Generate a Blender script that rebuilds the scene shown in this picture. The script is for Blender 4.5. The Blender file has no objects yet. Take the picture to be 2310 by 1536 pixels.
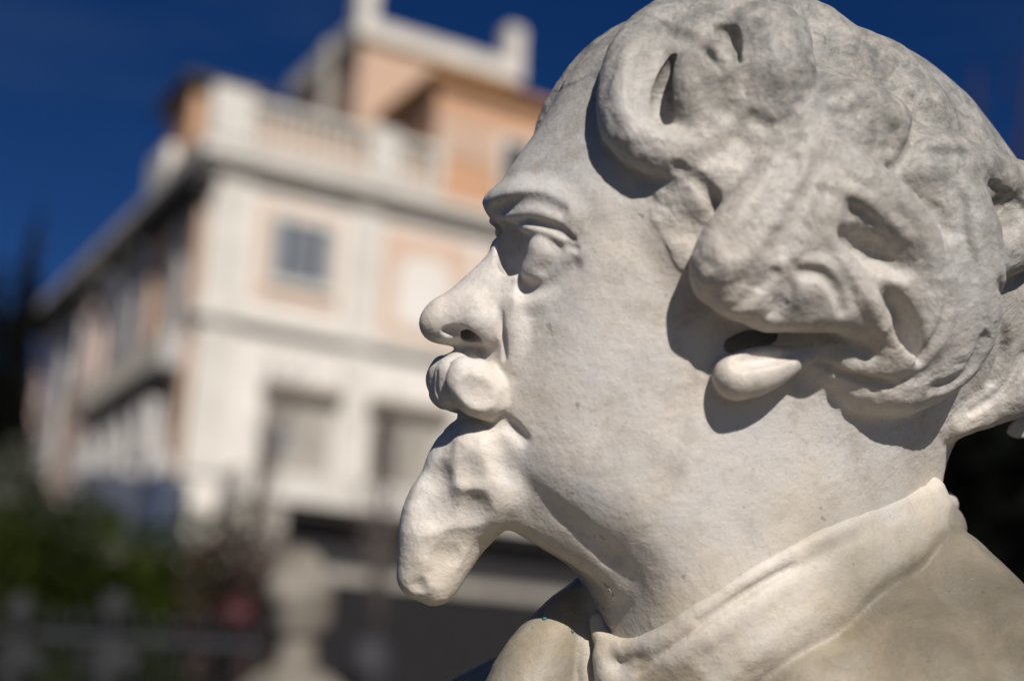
import bpy, math, random, time
import numpy as np
from mathutils import Matrix, Vector
from mathutils.bvhtree import BVHTree
random.seed(4); np.random.seed(4)
sc = bpy.context.scene; COL = sc.collection
# ================================================================ camera, sky, sun, exposure
cam = bpy.data.cameras.new('camera'); camo = bpy.data.objects.new('camera', cam); COL.objects.link(camo); sc.camera = camo
cam.sensor_width = 36.0; cam.lens = 50.0; cam.clip_start = 0.02; cam.clip_end = 3000
CAMPOS = Vector((0, 0, 1.6)); PITCH, ROLL = 15.2, 2.8
CAMR = Matrix.Rotation(math.radians(90+PITCH), 4, 'X') @ Matrix.Rotation(math.radians(ROLL), 4, 'Z')
camo.matrix_world = Matrix.Translation(CAMPOS) @ CAMR
cam.dof.use_dof = True; cam.dof.focus_distance = 0.688; cam.dof.aperture_fstop = 3.5
SUN_EL, SUN_AZ = 34.5, 163.0                      # azimuth clockwise from +Y (the view direction)
sd = Vector((math.sin(math.radians(SUN_AZ))*math.cos(math.radians(SUN_EL)), math.cos(math.radians(SUN_AZ))*math.cos(math.radians(SUN_EL)), math.sin(math.radians(SUN_EL))))
sun = bpy.data.lights.new('sun', 'SUN'); sun.energy = 5.0; sun.angle = math.radians(0.55); sun.color = (1.0, 0.95, 0.885)
so = bpy.data.objects.new('sun', sun); COL.objects.link(so); so.rotation_euler = sd.to_track_quat('Z', 'Y').to_euler()
w = bpy.data.worlds.new('World'); sc.world = w; w.use_nodes = True; wn = w.node_tree
sky = wn.nodes.new('ShaderNodeTexSky'); sky.sky_type = 'NISHITA'; sky.sun_disc = False
sky.sun_elevation = math.radians(SUN_EL); sky.sun_rotation = math.radians(SUN_AZ)
sky.altitude = 300; sky.air_density = 0.75; sky.dust_density = 0.05; sky.ozone_density = 3.0
hs_ = wn.nodes.new('ShaderNodeHueSaturation'); hs_.inputs['Hue'].default_value = 0.516; hs_.inputs['Saturation'].default_value = 1.32; hs_.inputs['Value'].default_value = 0.74
bg = wn.nodes['Background']; bg.inputs['Strength'].default_value = 0.05
wn.links.new(sky.outputs[0], hs_.inputs['Color'])
tcw = wn.nodes.new('ShaderNodeTexCoord'); mpw = wn.nodes.new('ShaderNodeMapping'); mpw.inputs['Scale'].default_value = (1.5, 1.5, 7.0)     # thin high cloud veils, all round the sky
nw = wn.nodes.new('ShaderNodeTexNoise'); nw.inputs['Scale'].default_value = 1.6; nw.inputs['Detail'].default_value = 6; nw.inputs['Distortion'].default_value = .6
rw = wn.nodes.new('ShaderNodeMapRange'); rw.inputs[1].default_value = .50; rw.inputs[2].default_value = .72; rw.inputs[3].default_value = 0.0; rw.inputs[4].default_value = .10
mw = wn.nodes.new('ShaderNodeMix'); mw.data_type = 'RGBA'; mw.inputs[7].default_value = (4.0, 5.0, 6.5, 1)
wn.links.new(tcw.outputs['Generated'], mpw.inputs[0]); wn.links.new(mpw.outputs[0], nw.inputs['Vector']); wn.links.new(nw.outputs[0], rw.inputs[0]); wn.links.new(rw.outputs[0], mw.inputs[0])
wn.links.new(hs_.outputs[0], mw.inputs[6]); wn.links.new(mw.outputs[2], bg.inputs['Color'])
sc.view_settings.view_transform = 'Standard'; sc.view_settings.look = 'None'; sc.view_settings.gamma = 1.0
sc.view_settings.use_curve_mapping = False; sc.view_settings.exposure = -0.03
sc.render.engine = 'CYCLES'; sc.cycles.use_denoising = True; sc.cycles.max_bounces = 6; sc.cycles.diffuse_bounces = 2
# ================================================================ helpers
def mat(name, color, rough=0.7, var=0.0, scale=4.0, color2=None, bump=0.0, bscale=20.0, metallic=0.0):
    m = bpy.data.materials.new(name); m.use_nodes = True; nt = m.node_tree; b = nt.nodes['Principled BSDF']
    b.inputs['Roughness'].default_value = rough; b.inputs['Metallic'].default_value = metallic
    tc = nt.nodes.new('ShaderNodeTexCoord')
    n = nt.nodes.new('ShaderNodeTexNoise'); n.inputs['Scale'].default_value = scale; n.inputs['Detail'].default_value = 8
    r = nt.nodes.new('ShaderNodeValToRGB'); r.color_ramp.elements[0].position = 0.32; r.color_ramp.elements[1].position = 0.68
    c2 = color2 or tuple(c*(1-var) for c in color)
    r.color_ramp.elements[0].color = (*c2, 1); r.color_ramp.elements[1].color = (*color, 1)
    nt.links.new(tc.outputs['Object'], n.inputs['Vector']); nt.links.new(n.outputs[0], r.inputs[0]); nt.links.new(r.outputs[0], b.inputs['Base Color'])
    if bump:
        n2 = nt.nodes.new('ShaderNodeTexNoise'); n2.inputs['Scale'].default_value = bscale; n2.inputs['Detail'].default_value = 6
        bp = nt.nodes.new('ShaderNodeBump'); bp.inputs['Strength'].default_value = bump; bp.inputs['Distance'].default_value = 0.02
        nt.links.new(tc.outputs['Object'], n2.inputs['Vector']); nt.links.new(n2.outputs[0], bp.inputs['Height']); nt.links.new(bp.outputs[0], b.inputs['Normal'])
    return m
def empty(name, loc=(0, 0, 0), rz=0.0):
    o = bpy.data.objects.new(name, None); COL.objects.link(o); o.location = loc; o.rotation_euler = (0, 0, rz); o.empty_display_size = 0.1; return o
def tag(o, label=None, cat=None, group=None, kind=None):
    if label: o['label'] = label
    if cat: o['category'] = cat
    if group: o['group'] = group
    if kind: o['kind'] = kind
    return o
class MB:
    def __init__(s): s.v = []; s.f = []
    def box(s, a, b):
        n = len(s.v); (x0, y0, z0), (x1, y1, z1) = a, b
        s.v += [(x0,y0,z0),(x1,y0,z0),(x1,y1,z0),(x0,y1,z0),(x0,y0,z1),(x1,y0,z1),(x1,y1,z1),(x0,y1,z1)]
        s.f += [tuple(n+i for i in q) for q in ((0,3,2,1),(4,5,6,7),(0,1,5,4),(1,2,6,5),(2,3,7,6),(3,0,4,7))]; return s
    def lathe(s, prof, c=(0, 0, 0), n=10, sy=1.0):
        k = len(s.v)
        for r, z in prof:
            for i in range(n):
                t = 2*math.pi*i/n; s.v.append((c[0]+r*math.cos(t), c[1]+sy*r*math.sin(t), c[2]+z))
        for j in range(len(prof)-1):
            for i in range(n):
                s.f.append((k+j*n+i, k+j*n+(i+1) % n, k+(j+1)*n+(i+1) % n, k+(j+1)*n+i))
        s.f.append(tuple(k+i for i in reversed(range(n)))); s.f.append(tuple(k+(len(prof)-1)*n+i for i in range(n))); return s
    def tube(s, pts, n=7):
        k = len(s.v); P = [Vector(p[:3]) for p in pts]
        for i, p in enumerate(P):
            d = (P[min(i+1, len(P)-1)]-P[max(i-1, 0)]).normalized(); u = d.orthogonal().normalized(); q = d.cross(u)
            for j in range(n):
                t = 2*math.pi*j/n; s.v.append(tuple(p + (u*math.cos(t)+q*math.sin(t))*pts[i][3]))
        for i in range(len(P)-1):
            for j in range(n): s.f.append((k+i*n+j, k+i*n+(j+1) % n, k+(i+1)*n+(j+1) % n, k+(i+1)*n+j))
        s.f.append(tuple(k+j for j in reversed(range(n)))); s.f.append(tuple(k+(len(P)-1)*n+j for j in range(n))); return s
    def prism(s, poly, z0, z1):
        k = len(s.v); n = len(poly)
        s.v += [(x, y, z0) for x, y in poly] + [(x, y, z1) for x, y in poly]
        s.f += [(k+i, k+(i+1) % n, k+n+(i+1) % n, k+n+i) for i in range(n)] + [tuple(k+i for i in reversed(range(n))), tuple(k+n+i for i in range(n))]; return s
    def build(s, name, m, parent=None, smooth=False, bevel=0.0):
        me = bpy.data.meshes.new(name); me.from_pydata(s.v, [], s.f); me.materials.append(m)
        if smooth: me.polygons.foreach_set('use_smooth', [True]*len(me.polygons))
        o = bpy.data.objects.new(name, me); COL.objects.link(o); o.parent = parent
        if bevel:
            b = o.modifiers.new('bevel', 'BEVEL'); b.width = bevel; b.segments = 2; b.limit_method = 'ANGLE'
        return o
def quads_obj(name, V, Q, m, parent=None, smooth=True, normals=None):
    me = bpy.data.meshes.new(name); me.vertices.add(len(V)); me.vertices.foreach_set('co', np.ascontiguousarray(V, np.float32).ravel())
    me.loops.add(Q.size); me.loops.foreach_set('vertex_index', np.ascontiguousarray(Q, np.int32).ravel())
    me.polygons.add(len(Q)); me.polygons.foreach_set('loop_start', np.arange(0, Q.size, 4, dtype=np.int32))
    me.polygons.foreach_set('use_smooth', np.full(len(Q), smooth)); me.update(calc_edges=True); me.materials.append(m)
    if normals is not None: me.normals_split_custom_set_from_vertices(normals.astype(np.float32))
    o = bpy.data.objects.new(name, me); COL.objects.link(o); o.parent = parent; return o

# ================================================================ the place: ground, terrace, villa, trees
M_ground = mat('gravel_ground', (.07, .06, .05), .95, scale=3, color2=(.045, .04, .032), bump=.5, bscale=60)
g = MB(); g.v = [(-600, -600, 0), (600, -600, 0), (600, 600, 0), (-600, 600, 0)]; g.f = [(0, 1, 2, 3)]
tag(g.build('ground', M_ground), 'pale gravel ground of the park', kind='structure')
cream = mat('cream_stucco', (.69, .645, .59), .85, scale=.8, color2=(.60, .56, .505), bump=.15, bscale=15)
cream2 = mat('cream_trim', (.62, .585, .53), .8, scale=1.5, color2=(.50, .47, .42))
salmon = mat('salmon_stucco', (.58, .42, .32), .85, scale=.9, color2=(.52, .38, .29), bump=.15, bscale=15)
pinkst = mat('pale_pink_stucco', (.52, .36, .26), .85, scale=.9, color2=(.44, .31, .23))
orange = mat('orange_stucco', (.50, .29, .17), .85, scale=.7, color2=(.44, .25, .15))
darkroof = mat('dark_roof_tile', (.045, .040, .038), .8, scale=4, var=.4)
shutter = mat('grey_shutter_paint', (.22, .24, .27), .5, scale=6, var=.2)
pane = mat('dark_window_glass', (.02, .022, .03), .08, scale=2, var=.2)
dark = mat('interior_shade_dark', (.018, .017, .018), .9, scale=2, var=.3)  # near-black sheets stand in for the shade inside openings
bluegl = mat('blue_grey_glass', (.10, .13, .22), .35, scale=.5, color2=(.07, .09, .15))
stone = mat('shade_toned_terrace', (.010, .009, .010), .9, scale=2, color2=(.005, .005, .006), bump=.4, bscale=8)  # near-black colour stands in for the shade lying on the wall
lstone = mat('pale_terrace_stone', (.38, .35, .30), .9, scale=2, color2=(.25, .23, .20), bump=.4, bscale=8)
BO, BR = Vector((-8.91, 38.99, 0)), math.radians(29.7)
B = empty('villa', (BO.x, BO.y, 7.0), BR)
tag(B, 'tall cream and salmon villa with balustrade and rooftop tower behind the bust', 'building')
def bx(name, a, b, m, parent=B, bevel=0.0):
    z = 7.0 if parent is B or parent.parent is B else 0
    return MB().box((a[0], a[1], a[2]-7.0), (b[0], b[1], b[2]-7.0)).build(name, m, parent, bevel=bevel)
bx('wall', (0, 0, 5.0), (17, 22, 17.0), cream)
# right-hand (sunlit) facade
bx('pilaster', (-.06, -.12, 8.0), (1.15, -.002, 12.4), cream2); bx('pilaster', (-.06, -.12, 12.8), (1.15, -.002, 17.0), cream2)
bx('pilaster', (4.45, -.12, 12.8), (5.35, -.002, 17.0), cream2); bx('pilaster', (4.45, -.12, 8.0), (5.35, -.002, 12.4), cream2)
bx('wall_panel', (1.45, -.05, 13.3), (4.15, -.003, 16.35), salmon)
bx('wall_panel', (5.55, -.05, 12.95), (8.6, -.003, 16.4), salmon); bx('wall_panel', (9.0, -.05, 12.95), (12.4, -.003, 16.4), salmon)
def window(x0, x1, z0, z1, parent=B, leaves=True):
    f = MB()
    for a, b in (((x0-.25, -.16, z0-.25-7), (x0, -.052, z1+.25-7)), ((x1, -.16, z0-.25-7), (x1+.25, -.052, z1+.25-7)), ((x0, -.16, z1-7), (x1, -.052, z1+.25-7)), ((x0, -.20, z0-.25-7), (x1, -.052, z0-7))): f.box(a, b)
    fr = f.build('window', cream2, parent)
    MB().box((x0, -.075, z0-7), (x1, -.054, z1-7)).build('pane', pane, fr)
    if leaves:
        n = 4; wd = (x1-x0)/n
        for k in (0, 1, 2, 3):
            MB().box((x0+k*wd+.09, -.13, z0+.05-7), (x0+(k+1)*wd-.09, -.08, z1-.05-7)).build('shutter', shutter, fr)
    return fr
window(1.95, 3.75, 14.0, 15.85)
a = MB(); pts = [(6.0, 13.3), (8.0, 13.3), (8.0, 14.9)] + [(7+math.cos(t), 14.9+.8*math.sin(t)) for t in [math.pi*i/8 for i in range(1, 8)]] + [(6.0, 14.9)]
k = len(pts); a.v = [(x, -.10, z-7) for x, z in pts] + [(x, -.052, z-7) for x, z in pts]
a.f = [tuple(range(k)), tuple(reversed(range(k, 2*k)))] + [(i, (i+1) % k, k+(i+1) % k, k+i) for i in range(k)]
a.build('arched_niche', cream, B)
window(9.9, 11.5, 13.7, 15.9)
bx('string_course', (-.3, -.35, 12.42), (17, -.001, 12.78), cream2); bx('cornice', (-.45, -.5, 17.0), (17, 22, 17.2), cream2); bx('cornice', (-.65, -.7, 17.203), (17, 22, 17.5), cream2)
for x0, x1, nm in ((2.2, 4.3, 'door'), (5.5, 8.0, 'door'), (9.2, 12, 'door')):
    d = bx(nm, (x0, -.06, 8.2), (x1, -.004, 10.6), lstone); bx('lintel', (x0-.15, -.45, 10.63), (x1+.15, -.004, 10.85), mat('brown_lintel', (.16, .12, .08), .8), d)
    bx('door_opening_shade', (x0+.15, -.09, 8.3), (x0+.8, -.063, 10.3), dark, d) if x0 > 5 else bx('notice_board', (x0+.1, -.10, 8.9), (x0+.8, -.063, 9.6), shutter, d)
# balustrade on the cornice
MB().box((-.35, -.34, 10.702), (7.0, -.24, 11.90)).build('parapet_backing', pinkst, B)
bal = MB().box((-.5, -.68, 10.503), (7.0, -.2, 10.7)).build('balustrade', cream2, B)
MB().box((-.5, -.70, 11.95), (7.0, -.18, 12.15)).build('rail', cream2, bal)
for x0, x1 in ((-.5, .75), (4.5, 5.5), (6.75, 7.05)): MB().box((x0, -.73, 10.703), (x1, -.14, 12.30)).build('pier', cream2, bal)
bp_ = MB().lathe([(.10, 0), (.06, .1), (.12, .45), (.05, .95), (.10, 1.24)], n=8); me0 = None
for x in list(np.arange(.95, 4.45, .36))+list(np.arange(5.7, 6.7, .36)):
    o = bp_.build('baluster', cream2, bal) if me0 is None else bpy.data.objects.new('baluster', me0)
    if me0 is None: me0 = o.data
    else: COL.objects.link(o); o.parent = bal
    o.location = (float(x), -.52, 10.705)
bx('roof_awning', (2.4, 3.0, 19.6), (7.0, 5.0, 20.9), darkroof)
# orange wing and belvedere above the roof
bx('upper_wall', (7.1, .1, 17.503), (17, 9, 20.9), orange); bx('upper_wall', (7.1, .1, 20.903), (17, 9, 21.8), orange)
bx('wall_band', (7.1, .04, 19.3), (17, .098, 20.7), pinkst); bx('eave', (6.7, -.35, 21.803), (17.2, 9.3, 22.0), mat('ochre_eave', (.42, .22, .08), .8))
wq = bx('window', (9.4, -.03, 18.6), (10.8, .038, 20.5), cream2); bx('pane', (9.65, -.05, 18.8), (10.55, -.032, 20.3), pane, wq)
bx('belvedere_wall', (5.9, 4.0, 17.503), (12.0, 10.0, 24.6), pinkst); bx('belvedere_parapet', (5.6, 3.7, 24.603), (12.3, 10.3, 25.3), cream2)
for x, y in ((5.6, 3.7), (11.6, 3.7), (11.6, 9.6)): bx('finial_pier', (x, y, 25.303), (x+.7, y+.7, 26.8), cream2, bevel=.05)
bx('chimney', (4.75, 4.4, 17.503), (5.1, 4.75, 23.4), lstone); MB().lathe([(.1, 0), (.2, .3), (.22, .7), (.1, 1.0)], (4.92, 4.57, 16.41)).build('chimney_pot', lstone, B)
bx('upper_wall', (.15, 3.7, 17.503), (2.3, 6.4, 21.1), orange); bx('eave', (-.25, 3.3, 21.103), (2.7, 6.9, 21.4), darkroof)
bx('parapet', (-.2, 1.2, 17.503), (.1, 6.5, 18.4), cream2)
# left-hand (shaded) facade
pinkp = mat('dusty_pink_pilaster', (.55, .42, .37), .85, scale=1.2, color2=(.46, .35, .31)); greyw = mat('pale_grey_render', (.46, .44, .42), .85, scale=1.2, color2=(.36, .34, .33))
for y0, y1 in ((-.45, 6.3), (8.0, 10.2), (13.2, 22)):
    ev = bx('eave', (-.75, y0, 16.55), (-.003, y1, 16.95), darkroof)
    for k in range(int((y1-y0)/.6)): bx('bracket', (-.65, y0+.15+k*.6, 16.2), (-.005, y0+.35+k*.6, 16.547), darkroof, ev)
bx('attic_wall', (-.25, 4.6, 16.96), (.1, 6.6, 19.3), cream); bx('attic_wall', (-.25, 8.2, 16.96), (.1, 10.6, 17.9), pinkst)
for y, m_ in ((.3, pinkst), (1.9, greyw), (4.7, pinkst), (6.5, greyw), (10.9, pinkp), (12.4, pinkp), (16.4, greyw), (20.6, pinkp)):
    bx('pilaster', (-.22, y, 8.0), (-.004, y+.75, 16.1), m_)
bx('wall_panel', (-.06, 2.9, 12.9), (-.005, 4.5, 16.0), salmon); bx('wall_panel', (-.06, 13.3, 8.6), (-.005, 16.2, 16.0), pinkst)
for y0, y1, m_ in ((5.55, 6.4, bluegl), (7.4, 9.8, greyw), (17.4, 19.4, bluegl), (13.9, 15.2, pane)):
    f = bx('window', (-.16, y0, 12.9), (-.062, y1, 15.6), cream2); bx('pane', (-.18, y0+.15, 13.1), (-.162, y1-.15, 15.4), m_, f)
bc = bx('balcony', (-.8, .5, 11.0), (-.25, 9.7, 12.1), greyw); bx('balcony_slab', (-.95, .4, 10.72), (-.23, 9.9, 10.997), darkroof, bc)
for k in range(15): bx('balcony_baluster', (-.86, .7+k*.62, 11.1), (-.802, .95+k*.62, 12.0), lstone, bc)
bx('loggia_recess_shade', (-.05, .2, 8.1), (-.006, 10.4, 10.70), dark)  # thin dark sheet on the wall painting the shade under the balcony
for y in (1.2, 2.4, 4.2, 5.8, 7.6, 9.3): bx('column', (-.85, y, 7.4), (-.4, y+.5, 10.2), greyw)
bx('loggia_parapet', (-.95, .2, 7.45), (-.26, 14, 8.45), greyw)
# veranda at the foot
bx('veranda_fascia', (.9, -2.2, 7.2), (17, -.7, 8.0), cream2); bx('veranda_roof_underside', (1.0, -2.0, 6.95), (17, -.9, 7.197), darkroof)
bx('veranda_opening_shade', (2.5, -1.2, 5.4), (17, -.9, 6.94), dark); bx('corner_pier', (.9, -2.1, 5.2), (2.3, -.95, 7.15), lstone)  # the dark block paints the shade within the veranda
for y0 in (-3.4, .6, 3.9, 7.2): bx('blue_glass_panel', (-1.5, y0, 5.2), (-1.4, y0+3.1, 7.42), bluegl)
for y0 in (-.28, 3.72, 6.72): bx('white_post', (-1.75, y0, 5.2), (-1.35, y0+.5, 7.9), greyw)
bx('blue_grey_screen', (-3.0, -1.3, 5.2), (-.15, -1.2, 7.5), mat('blue_grey_canvas', (.045, .055, .085), .7, scale=1, color2=(.03, .038, .06)))
# terrace the villa stands on: a retaining wall of big blocks with a coping
T = empty('terrace_wall', (BO.x, BO.y, 0), BR); tag(T, 'stone retaining wall coloured dark for shade under the villa terrace', 'wall')
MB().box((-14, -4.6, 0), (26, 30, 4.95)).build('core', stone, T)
MB().box((-14.2, -4.8, 4.953), (26, -4.2, 5.25)).build('coping', lstone, T)
MB().box((-14, -4.2, 4.953), (26, 30, 5.15)).build('terrace_floor', lstone, T)
pr = MB().box((0, -.06, 0), (1.16, 0, .58)); pm = None
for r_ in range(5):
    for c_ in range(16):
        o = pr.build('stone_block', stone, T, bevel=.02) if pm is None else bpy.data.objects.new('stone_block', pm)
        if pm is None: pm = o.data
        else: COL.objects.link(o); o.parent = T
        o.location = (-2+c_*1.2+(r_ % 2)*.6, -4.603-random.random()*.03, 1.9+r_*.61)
# foliage
def leaves(name, blobs, n, size, m, parent, seed=1):
    rg = np.random.RandomState(seed); bl = np.array([b for b in blobs], float); vol = (bl[:, 3]*bl[:, 4]*bl[:, 5])**.66
    ix = rg.choice(len(bl), n, p=vol/vol.sum()); d = rg.normal(size=(n, 3)); d /= np.linalg.norm(d, axis=1)[:, None]
    rr = rg.uniform(.55, 1.05, n)**.6; c = bl[ix, :3] + d*bl[ix, 3:6]*rr[:, None]
    u = rg.normal(size=(n, 3)); u /= np.linalg.norm(u, axis=1)[:, None]; v = np.cross(u, d+rg.normal(size=(n, 3))*.6); v /= np.linalg.norm(v, axis=1)[:, None]+1e-9
    s = size*rg.uniform(.6, 1.4, n)[:, None]
    V = np.stack([c-u*s, c-v*s*.5, c+u*s, c+v*s*.5], 1).reshape(-1, 3); return quads_obj(name, V, np.arange(4*n).reshape(-1, 4), m, parent, smooth=False)
leafm = mat('dark_green_leaves', (.034, .048, .005), .9, scale=1.5, color2=(.006, .010, .001))
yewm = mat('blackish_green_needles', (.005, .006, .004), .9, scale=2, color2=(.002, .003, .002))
redm = mat('reddish_brown_leaves', (.045, .014, .010), .7, scale=3, color2=(.02, .012, .008))
for m_ in (leafm, yewm): m_.node_tree.nodes['Principled BSDF'].inputs['Specular IOR Level'].default_value = .08
bark = mat('brown_bark', (.07, .05, .04), .9, scale=12, var=.5, bump=.6, bscale=30)
greybark = mat('pale_grey_bark', (.16, .13, .115), .9, scale=12, var=.4, bump=.6, bscale=30)
twig = mat('reddish_twigs', (.045, .016, .02), .8, scale=8, var=.3)
def crown_blobs(c, r, n, seed, sub=.45):
    rg = random.Random(seed); out = []
    for i in range(n):
        t = rg.uniform(0, 2*math.pi); q = rg.uniform(-1, 1); k = rg.uniform(.35, .8); s = math.sqrt(1-q*q)
        f = rg.uniform(sub*.7, sub*1.2)
        out.append((c[0]+r[0]*k*s*math.cos(t), c[1]+r[1]*k*s*math.sin(t), c[2]+r[2]*k*q, r[0]*f, r[1]*f, r[2]*f))
    return out
def tree(name, label, x, y, h, r, m, seed, trunk_h=None, n=9000, size=.09, group=None, cat='tree', bm=bark, sub=.45, nb=26, limbs=6):
    t = empty(name, (x, y, 0)); tag(t, label, cat, group); th = trunk_h if trunk_h is not None else h*.35; rg = random.Random(seed)
    tr = MB().tube([(0, 0, -.1, r*.13+.05), (.03, 0, th*.5, r*.10+.04), (0, .04, th, r*.08+.03), (.05, 0, h*.8, .03)]).build('trunk', bm, t, smooth=True)
    lb = MB()
    for i in range(limbs):
        a = rg.uniform(0, 6.28); z0 = th*rg.uniform(.8, 1.3); rr = r*rg.uniform(.5, .9); z1 = z0+(h-z0)*rg.uniform(.3, .8)
        lb.tube([(0, 0, z0, r*.05+.02), (rr*.5*math.cos(a), rr*.5*math.sin(a), (z0+z1)/2+.1, r*.03+.012), (rr*math.cos(a), rr*math.sin(a), z1, .008)], 5)
    lb.build('limbs', bm, tr, smooth=True)
    cz0 = th*.7; leaves('crown', crown_blobs((0, 0, (h+cz0)/2), (r, r, (h-cz0)/2), nb, seed, sub), n, size, m, t, seed); return t
def cypress(x, y, h, r, label, seed, n=7000):
    t = empty('cypress_tree', (x, y, 0)); tag(t, label, 'tree', 'dark trees at the left edge')
    MB().tube([(0, 0, -.1, .18), (0, 0, h*.5, .1), (0, 0, h*.95, .02)]).build('trunk', bark, t, smooth=True)
    bl = [(random.uniform(-.1, .1)*r, random.uniform(-.1, .1)*r, h*(.08+.9*k/17), r*(1-(k/17)**1.6)*.9+.06, r*(1-(k/17)**1.6)*.9+.06, h*.06) for k in range(18)]
    leaves('crown', bl, n, .12, yewm, t, seed)
cypress(-11.7, 33.0, 13.4, .75, 'thin dark cypress spire rising left of the villa', 3)
tree('evergreen_tree', 'blackish evergreen tree at the far left edge below the cypress spire', -11.4, 29.0, 10.4, 1.9, yewm, 5, 1.0, 12000, .12, 'dark trees at the left edge')
tree('evergreen_tree', 'grey green tree low at the left edge above the hedge', -7.6, 22.5, 5.6, 1.5, mat('grey_green_leaves', (.06, .065, .04), .7, scale=2, var=.5), 6, 1.0, 7000, .10)
# hedge at lower left
hd = empty('hedge', (-4.3, 11.6, 0)); tag(hd, 'tall dark green hedge filling the lower left corner', 'hedge')
hb = []
for i in range(84): hb.append((random.uniform(-2.4, 2.0), random.uniform(-.5, .5), random.uniform(.3, 2.8), .5, .5, .45))
for i in range(14): hb.append((-2.3+i*.33, random.uniform(-.3, .3), 2.85+random.uniform(-.1, .15), .35, .4, .3))
leaves('foliage', hb, 32000, .045, leafm, hd, 8)
st = MB()
for i in range(7): st.tube([(-2+i*.66, 0, -.05, .05), (-2+i*.66+.1, .1, 1.2, .035), (-2+i*.66, 0, 2.4, .01)], 6)
st.build('stems', bark, hd, smooth=True)
# dark tree behind the sitter's neck, bare reddish tree above it
tree('yew_tree', 'black looking dense yew directly behind the neck of the bust', 4.3, 12.0, 4.9, 2.3, yewm, 11, .8, 30000, .10, sub=.55, nb=34)
def bare(name, label, x, y, h, m, seed, spread=.9, n=9, group=None, r0=.07):
    t = empty(name, (x, y, 0)); tag(t, label, 'tree', group); rg = random.Random(seed)
    MB().tube([(0, 0, -.1, r0), (.04, .02, h*.3, r0*.8), (-.03, .03, h*.6, r0*.55), (.02, 0, h, .012)]).build('trunk', m, t, smooth=True)
    for i in range(n):
        a = rg.uniform(0, 6.28); z0 = h*rg.uniform(.4, .8); z1 = h*rg.uniform(.75, 1.05); rr = spread*rg.uniform(.4, 1)
        b = MB().tube([(0, 0, z0, r0*.4), (rr*.6*math.cos(a), rr*.6*math.sin(a), (z0+z1)*.5, r0*.3), (rr*math.cos(a), rr*math.sin(a), z1, .008)], 5)
        for j in range(5):
            f = rg.uniform(.4, 1); p = Vector((rr*f*math.cos(a), rr*f*math.sin(a), z0+(z1-z0)*f)); a2 = rg.uniform(0, 6.28)
            b.tube([(*p, .012), (p.x+.3*math.cos(a2), p.y+.3*math.sin(a2), p.z+.35, .005)], 4)
        b.build('branch', m, t, smooth=True)
    return t
bare('bare_tree', 'leafless reddish tree behind the back of the head at the upper right', 4.5, 13.0, 8.2, twig, 4, 1.3, 14, r0=.10)
bare('bare_tree', 'slim leafless tree before the sunlit corner window of the villa', -2.95, 17.0, 5.9, greybark, 7, .35, 6, 'slim leafless trees before the villa', .07)
bare('bare_tree', 'slim leafless tree before the arched niche of the villa', -1.45, 17.2, 5.6, greybark, 9, .35, 6, 'slim leafless trees before the villa', .06)
tree('red_leaved_tree', 'small reddish brown tree between the hedge and the pale distant bust', -1.62, 8.9, 2.85, .42, redm, 13, 2.0, 1500, .035, bm=mat('reddish_bark', (.06, .022, .02), .9, scale=10, var=.4), sub=.5, nb=12)
rf = MB().lathe([(.02, -.11), (.09, -.08), (.12, 0), (.09, .08), (.02, .11)], n=12).build('red_ball', mat('red_paint', (.06, .008, .009), .5, scale=8, var=.2), smooth=True)  # small red round thing, not identified, modelled as a plain ball
rf.location = (-1.56, 8.62, 2.17); tag(rf, 'small round red lantern hanging before the reddish tree', 'ball')
MB().tube([(0, 0, .10, .006), (-.04, .2, .35, .004)], 5).build('cord', twig, rf)
# ---------------------------------------------------------------- sculpting kit (signed distance field on a grid)
import numpy as np, math
FPX = 3208.0
OU = 1500.0                                 # pixel column of the origin of both frames
X0 = OU - 1155.0
class Frame:
    """a = backwards, b = up, w = sideways; turned by yaw towards the viewer. Units: pixels of the photo at the sitter's mid plane"""
    def __init__(s, yaw): s.c, s.s = math.cos(math.radians(yaw)), math.sin(math.radians(yaw))
    def to_cam(s, a, b, w): return X0 + a*s.c + w*s.s, b, -a*s.s + w*s.c
    def from_px(s, u, v, w):
        dx, dy = (u-1155.0)/FPX, (768.0-v)/FPX
        a = (dx*(FPX - w*s.c) - X0 - w*s.s)/(s.c - dx*s.s)
        return a, dy*(FPX + a*s.s - w*s.c)
HEADF, BODYF = Frame(15.0), Frame(0.0)

class Field:
    def __init__(s, lo, hi, h):
        s.h = h; s.lo = np.array(lo, float)
        s.n = [int(math.ceil((hi[i]-lo[i])/h))+1 for i in range(3)]
        s.ax = [(lo[i] + h*np.arange(s.n[i])).astype(np.float32) for i in range(3)]
        s.F = np.full(s.n, 60.0, np.float32)
        s.L = np.zeros(s.n, np.int8)
    def box(s, lo, hi):
        sl = []
        for i in range(3):
            i0 = max(0, int((lo[i]-s.lo[i])/s.h)); i1 = min(s.n[i], int((hi[i]-s.lo[i])/s.h)+2)
            if i1 <= i0: return None
            sl.append(slice(i0, i1))
        return tuple(sl)

def spline(P, n):
    P = np.array(P, float)
    if len(P) < 3 or n <= 1: 
        if len(P) == 2 and n > 1: return P
        return P
    Q = np.vstack([2*P[0]-P[1], P, 2*P[-1]-P[-2]]); out = []
    for i in range(1, len(Q)-2):
        for t in np.arange(n)/n:
            out.append(0.5*((2*Q[i]) + (Q[i+1]-Q[i-1])*t + (2*Q[i-1]-5*Q[i]+4*Q[i+1]-Q[i+2])*t*t + (3*Q[i]-Q[i-1]-3*Q[i+1]+Q[i+2])*t**3))
    out.append(P[-1]); return np.array(out)

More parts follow.
